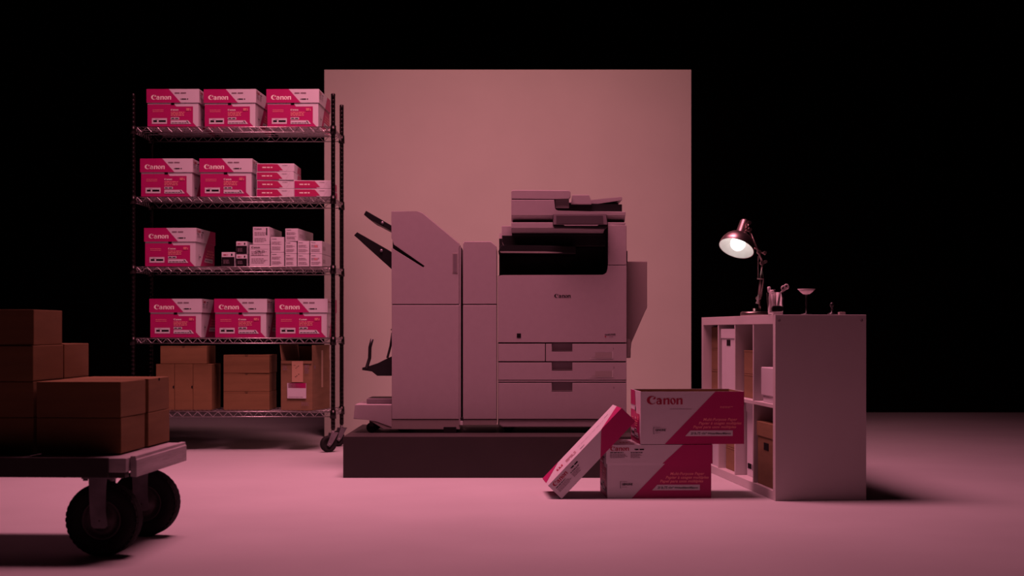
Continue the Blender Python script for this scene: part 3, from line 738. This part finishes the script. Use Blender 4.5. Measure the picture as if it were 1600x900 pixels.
g = MB(); g.tube([P3(1182.5,472,-.02), P3(1184,461,-.02)], [.0055,.0040], M['enamel'], 10); g.tube([P3(1180,473,-.02), P3(1184,474,-.02)], .004, M['enamel'], 8); lp('tension_knob', g, label='white plastic clamp knob')
# shade: opening centre (1148.5,389), crown at (1157,360), axis leaning right and turned toward the camera
oc = P3(1149,388.5,-.03); ax = Vector((.36, .46, .92)).normalized()
rot = Vector((0,0,1)).rotation_difference(ax).to_matrix().to_4x4()
TS = Matrix.Translation(oc) @ rot
RO = .0815
outer = [(RO,0),(.0800,.014),(.0745,.033),(.0650,.050),(.0510,.065),(.0360,.075),(.0265,.0795),(.0245,.083),(.0225,.146),(.0200,.151),(.006,.154),(.006,.161),(0,.162)]
inner = [(RO-.0016,0),(.0784,.014),(.0729,.033),(.0634,.0488),(.0495,.0635),(.0345,.0730),(.0,.0760)]
sh = lp('lamp_shade', MB().lathe([(RO-.0016,.0),(RO+.0006,-.0008),*outer], M['copper'], 48, TS))
lin = part('shade_lining', sh, MB().lathe(inner, M['enamel'], 48, TS), label='white enamelled inside')
part('vent_rim', sh, MB().lathe([(.0262,.079),(.0272,.081),(.0262,.083),(.0240,.083)], M['copper'], 32, TS))
bp_ = [(0,-.036)]+[(.0345*math.sin(R(a)), -.0015-.0345*math.cos(R(a))) for a in range(15,150,15)]+[(.0150,.038),(.0130,.060),(0,.060)]
TB = TS @ Matrix.Translation((0,0,.028))
lp('light_bulb', MB().lathe(bp_, M['bulb'], 32, TB), label='round glowing bulb')
g = MB(); g.tube([P3(1171,360,0), P3(1169,355,0), P3(1170,349,0)], .0045, M['copper'], 8); g.tube([P3(1171,348,-.006), P3(1171,348,.006)], .009, M['copper'], 12)
g.tube([P3(1170,360,0), P3(1160,364,0)], .0035, M['copper'], 8); lp('shade_bracket', g)

# ================================================================== SMALL THINGS ON THE BOOKCASE
SN = 370.0; YN = F/SN
def xn(x, s_=SN): return (x-800)/s_
def zn(y, s_=SN): return H+(HY-y)/s_
cupx = xn(1211.5)
cup = thing('pen_cup', (cupx, YN, ZTOP), 0, 'clear tapered pen cup on the near corner of the bookcase', 'cup')
part('cup_wall', cup, MB().lathe([(0,0),(.030,0),(.037,.094),(.0355,.094),(.0288,.003),(0,.003)], M['glass'], 32))
def stick(name, p, q_, r, m, label, cat, tip=None):
    t = thing(name, p, 0, label, cat); d = Vector(q_)-Vector(p)
    part('barrel', t, MB().tube([(0,0,0), d], r, M[m], 10)); 
    part('cap', t, MB().tube([d*.82, d*1.0, d*1.03], [r*1.2,r*1.25,r*.7], M[tip or m], 10))
B0 = Vector((cupx, YN, ZTOP+.008))
stick('marker_pen', B0+Vector((-.020,-.006,0)), (xn(1200.4)+0.002, YN-.006, zn(449)), .0060, 'pinkp', 'tall pale marker standing at the left of the pen cup', 'pen')
stick('glue_stick', B0+Vector((-.006,-.012,0)), (xn(1205), YN-.014, zn(454)), .0075, 'pinkp', 'thick pale pen with a round cap in the pen cup', 'pen')
stick('ballpoint_pen', B0+Vector((.004,.008,0)), (xn(1211.5), YN+.012, zn(453)), .0035, 'plastic2', 'thin grey ballpoint pen in the middle of the pen cup', 'pen', 'dark')
# scissors: blades down, two loops up and to the right
sci = thing('scissors', B0+Vector((.002,-.004,0)), 0, 'scissors with pale looped handles standing in the pen cup', 'scissors')
o0 = sci.location
g = MB(); top = Vector((xn(1219), YN-.004, zn(458)))-o0
g.tube([(0,0,0), top], [.001,.005], M['galv'], 6); g.tube([(.010,.003,0), top+Vector((0,.003,0))], [.001,.005], M['galv'], 6); part('blade', sci, g)
for c_ in ((1224,450.5),(1228.5,448)):
    cc = Vector((xn(c_[0]), YN-.004, zn(c_[1])))-o0
    pts = [cc+Vector((.008*math.cos(a_)-.003*math.sin(a_),0,.009*math.sin(a_)+.003*math.cos(a_))) for a_ in [2*math.pi*i/14 for i in range(15)]]
    part('finger_loop', sci, MB().tube([top]+[pts[9]]+pts, .0032, M['pinkp'], 8))
# tape roll leaning in front of the cup
tr = thing('tape_dispenser', (xn(1214, 374), F/374-.040, ZTOP), 0, 'small black tape dispenser in front of the pen cup', 'tape dispenser')
tr.location.y = F/376+.030
part('dispenser_body', tr, MB().prism([(-.022,.012),(-.024,.026),(-.018,.036),(.012,.037),(.023,.033),(.025,.020),(.020,.012)], -.012,.012, M['dark'], .003))
part('dispenser_foot', tr, MB().box(-.018,-.014,0,.022,.014,.011,M['pinkp'],.003))
# pedestal dish
pd_ = thing('pedestal_dish', (xn(1260,366), F/366, ZTOP), 0, 'small pale shallow dish on a thin black stem', 'dish')
zb = zn(451.5,366)-ZTOP
part('bowl', pd_, MB().lathe([(0,zb-.024),(.014,zb-.022),(.027,zb-.012),(.038,zb),(.0365,zb),(.026,zb-.010),(.013,zb-.019),(0,zb-.021)], M['pinkp'], 32))
part('stem', pd_, MB().lathe([(0,0),(.024,0),(.022,.004),(.004,.008),(.003,.04),(.0045,.05),(.003,.06),(.005,zb-.025),(0,zb-.024)], M['dark'], 20))
sp_ = thing('stamp_stand', (xn(1300,364), F/364, ZTOP), 0, 'little black knobbed stand right of the pedestal dish', 'stand')
part('stand_base', sp_, MB().lathe([(0,0),(.020,0),(.019,.006),(.006,.010),(.004,.018),(0,.018)], M['dark'], 20)); part('stand_knob', sp_, MB().lathe([(0,.018),(.004,.018),(.0035,.030),(.009,.040),(.009,.048),(.004,.054),(0,.055)], M['dark'], 20))
er = thing('rubber_eraser', (xn(1312,368), F/368, ZTOP), R(20), 'small pinkish rubber eraser near the right end of the bookcase top', 'eraser')
part('eraser_block', er, MB().box(0,0,0,.030,.016,.012,M['plastic2'],.003)); part('paper_sleeve', er, MB().box(.010,-.0006,-.0003,.024,.0166,.0126,M['plastic2'],.001))

# ================================================================== FOREGROUND CART
SC = 507.0
CA = R(-2.5)
cart = thing('platform_cart', ((206-800)/SC, F/SC, 0), CA, 'worn flatbed cart with big black wheels at the left edge', 'cart')
cm = Matrix.Translation(cart.location) @ Matrix.Rotation(CA,4,'Z')
ZD, ZDT = .252, .318; DW, DL = .68, 1.30     # deck width (y), length (-x)
part('deck', cart, MB().box(-DL,.012,ZD+.018,-.022,DW-.012,ZDT-.004,M['wornwood'],.003), label='worn wooden load deck')
part('end_board', cart, MB().prism([(-.020,ZD+.002),(0,ZD),(0,ZDT-.012),(-.004,ZDT-.010),(-.004,ZDT),(-.020,ZDT)], .050, DW-.03, M['wornwood'], .002), label='pale worn end board')
part('side_rail', cart, MB().box(-DL,0,ZD+.004,-.075,.012,ZDT-.002,M['darkwood'],.002).box(-DL,DW-.012,ZD+.004,-.075,DW,ZDT-.002,M['darkwood'],.002), label='dark side rails')
g = MB()
for y0, y1 in ((0,.048),(DW-.048,DW)):
    pts = [(-.075,y0),(-.02,y0),(-.006,y0+.006),(0,y0+.02),(0,y1),(-.02,y1),(-.02,y0+.03),(-.028,y0+.014),(-.075,y0+.013)]
    if y0 > 0: pts = [(x, DW-y) for x, y in [(-.075,0),(-.02,0),(-.006,.006),(0,.02),(0,.048),(-.02,.048),(-.02,.03),(-.028,.014),(-.075,.013)]]
    if sum(a[0]*b[1]-b[0]*a[1] for a, b in zip(pts, pts[1:]+pts[:1])) < 0: pts = pts[::-1]
    g.prism([(x,y) for x,y in pts], -ZDT+.003, -ZD+.001, M['galv'], 0, Matrix.Rotation(R(90),4,'X') @ Matrix.Scale(1,4))
cb = part('corner_bracket', cart, g)
# the prism above is laid out in plan: turn xz into xy
for v in cb.data.vertices:
    pass
part('under_frame', cart, MB().box(-DL+.02,.03,ZD,-.03,.07,ZD+.018,M['darkwood'],.001).box(-DL+.02,DW-.07,ZD,-.03,DW-.03,ZD+.018,M['darkwood'],.001).box(-.21,.071,ZD,-.17,DW-.071,ZD+.018,M['darkwood'],.001))
def big_wheel(x, y):
    r, z = .1155, .1155
    Tm = Matrix.Translation((x,y,z)) @ Matrix.Rotation(R(90),4,'X')
    f = MB()
    for s_ in (-1,1):
        f.prism([(-.026,-.016),(-.018,-.024),(.018,-.024),(.026,-.016),(.020,.03),(.022,ZD-z-.006),(-.034,ZD-z-.006),(-.030,.03)], s_*.048-.0025, s_*.048+.0025, M['galv'], .001, Matrix.Translation((x,y,z)))
    f.box(x-.055,y-.055,ZD-.006,x+.050,y+.055,ZD,M['galv'],.001)
    for bx_ in (-.045,.040):
        for by_ in (-.045,.045): f.lathe([(0,-.012),(.008,-.012),(.008,-.006),(0,-.006)], M['galv'], 6, Matrix.Translation((x+bx_,y+by_,ZD)))
    fk = part('caster_fork', cart, f)
    w_ = MB(); prof = [(.062,-.030),(.066,-.034),(.088,-.038),(.104,-.034),(.112,-.026)]
    for k in range(-4,5):
        z_ = k*.0052; prof += [(r,z_-.0017),(r,z_+.0010),(r-.0022,z_+.0014),(r-.0022,z_+.0030)]
    prof += [(.112,.026),(.104,.034),(.088,.038),(.066,.034),(.062,.030)]
    w_.lathe(prof, M['rubber'], 48, Tm, closed=True)
    for k in range(36):                                   # tread blocks on the shoulders
        for s_ in (-1,1): w_.box(.1090,-.006,s_*.0285-.004,.1135,.006,s_*.0285+.004, M['rubber'], 0, Tm @ Matrix.Rotation(2*math.pi*k/36,4,'Z'))
    wl = part('wheel', fk, w_)
    h = MB().lathe([(0,-.052),(.008,-.052),(.012,-.046),(.016,-.040),(.024,-.034),(.034,-.020),(.050,-.018),(.056,-.028),(.064,-.031),(.064,.031),(.056,.028),(.050,.018),(.034,.020),(.024,.034),(.012,.046),(0,.052)], M['hub'], 36, Tm)
    part('wheel_hub', fk, h)
big_wheel(-.118, .10); big_wheel(-.118, DW-.125); big_wheel(-1.16, .10); big_wheel(-1.16, DW-.125)
# boxes on the cart
GC = 'brown boxes on the flatbed cart'
def cbx(u, v, z, w_, d_, h_, label, notch='side', da=0):
    p = cm @ Vector((u, v, z)); brown_box(p, w_, d_, h_, label, CA+R(da), notch, 'card', GC)
hb = .1135; zt = ZDT+.0006
uA, uB = -.072-.272, -.072-.272-.010-.280
vF, vR = .125, .425
for i in range(2):
    n_ = ['lower','upper'][i]
    cbx(uA, vF, zt+i*(hb+.001), .272,.262,hb, 'brown box at the near right corner of the cart, %s of two' % n_, None, [0,-.8][i])
    cbx(uA+.004, vR-.010, zt+i*(hb+.001), .272,.262,hb, 'brown box at the far right corner of the cart, %s of two' % n_, 'side' if i else None, [0,.5][i])
for i in range(4):
    cbx(uB, vF, zt+i*(hb+.001), .280,.275,hb, 'brown box, %s of the tallest stack at the cart\'s left' % ['lowest','second from the bottom','third from the bottom','topmost'][i], None, [0,0,-.5,.8][i])
for i in range(3):
    cbx(uB, vR-.015, zt+i*(hb+.001), .280,.262,hb+(.003 if i==2 else 0), 'brown box, %s of the stack of three behind the tallest cart stack' % ['lowest','middle','topmost'][i], None, [0,0,.6][i])
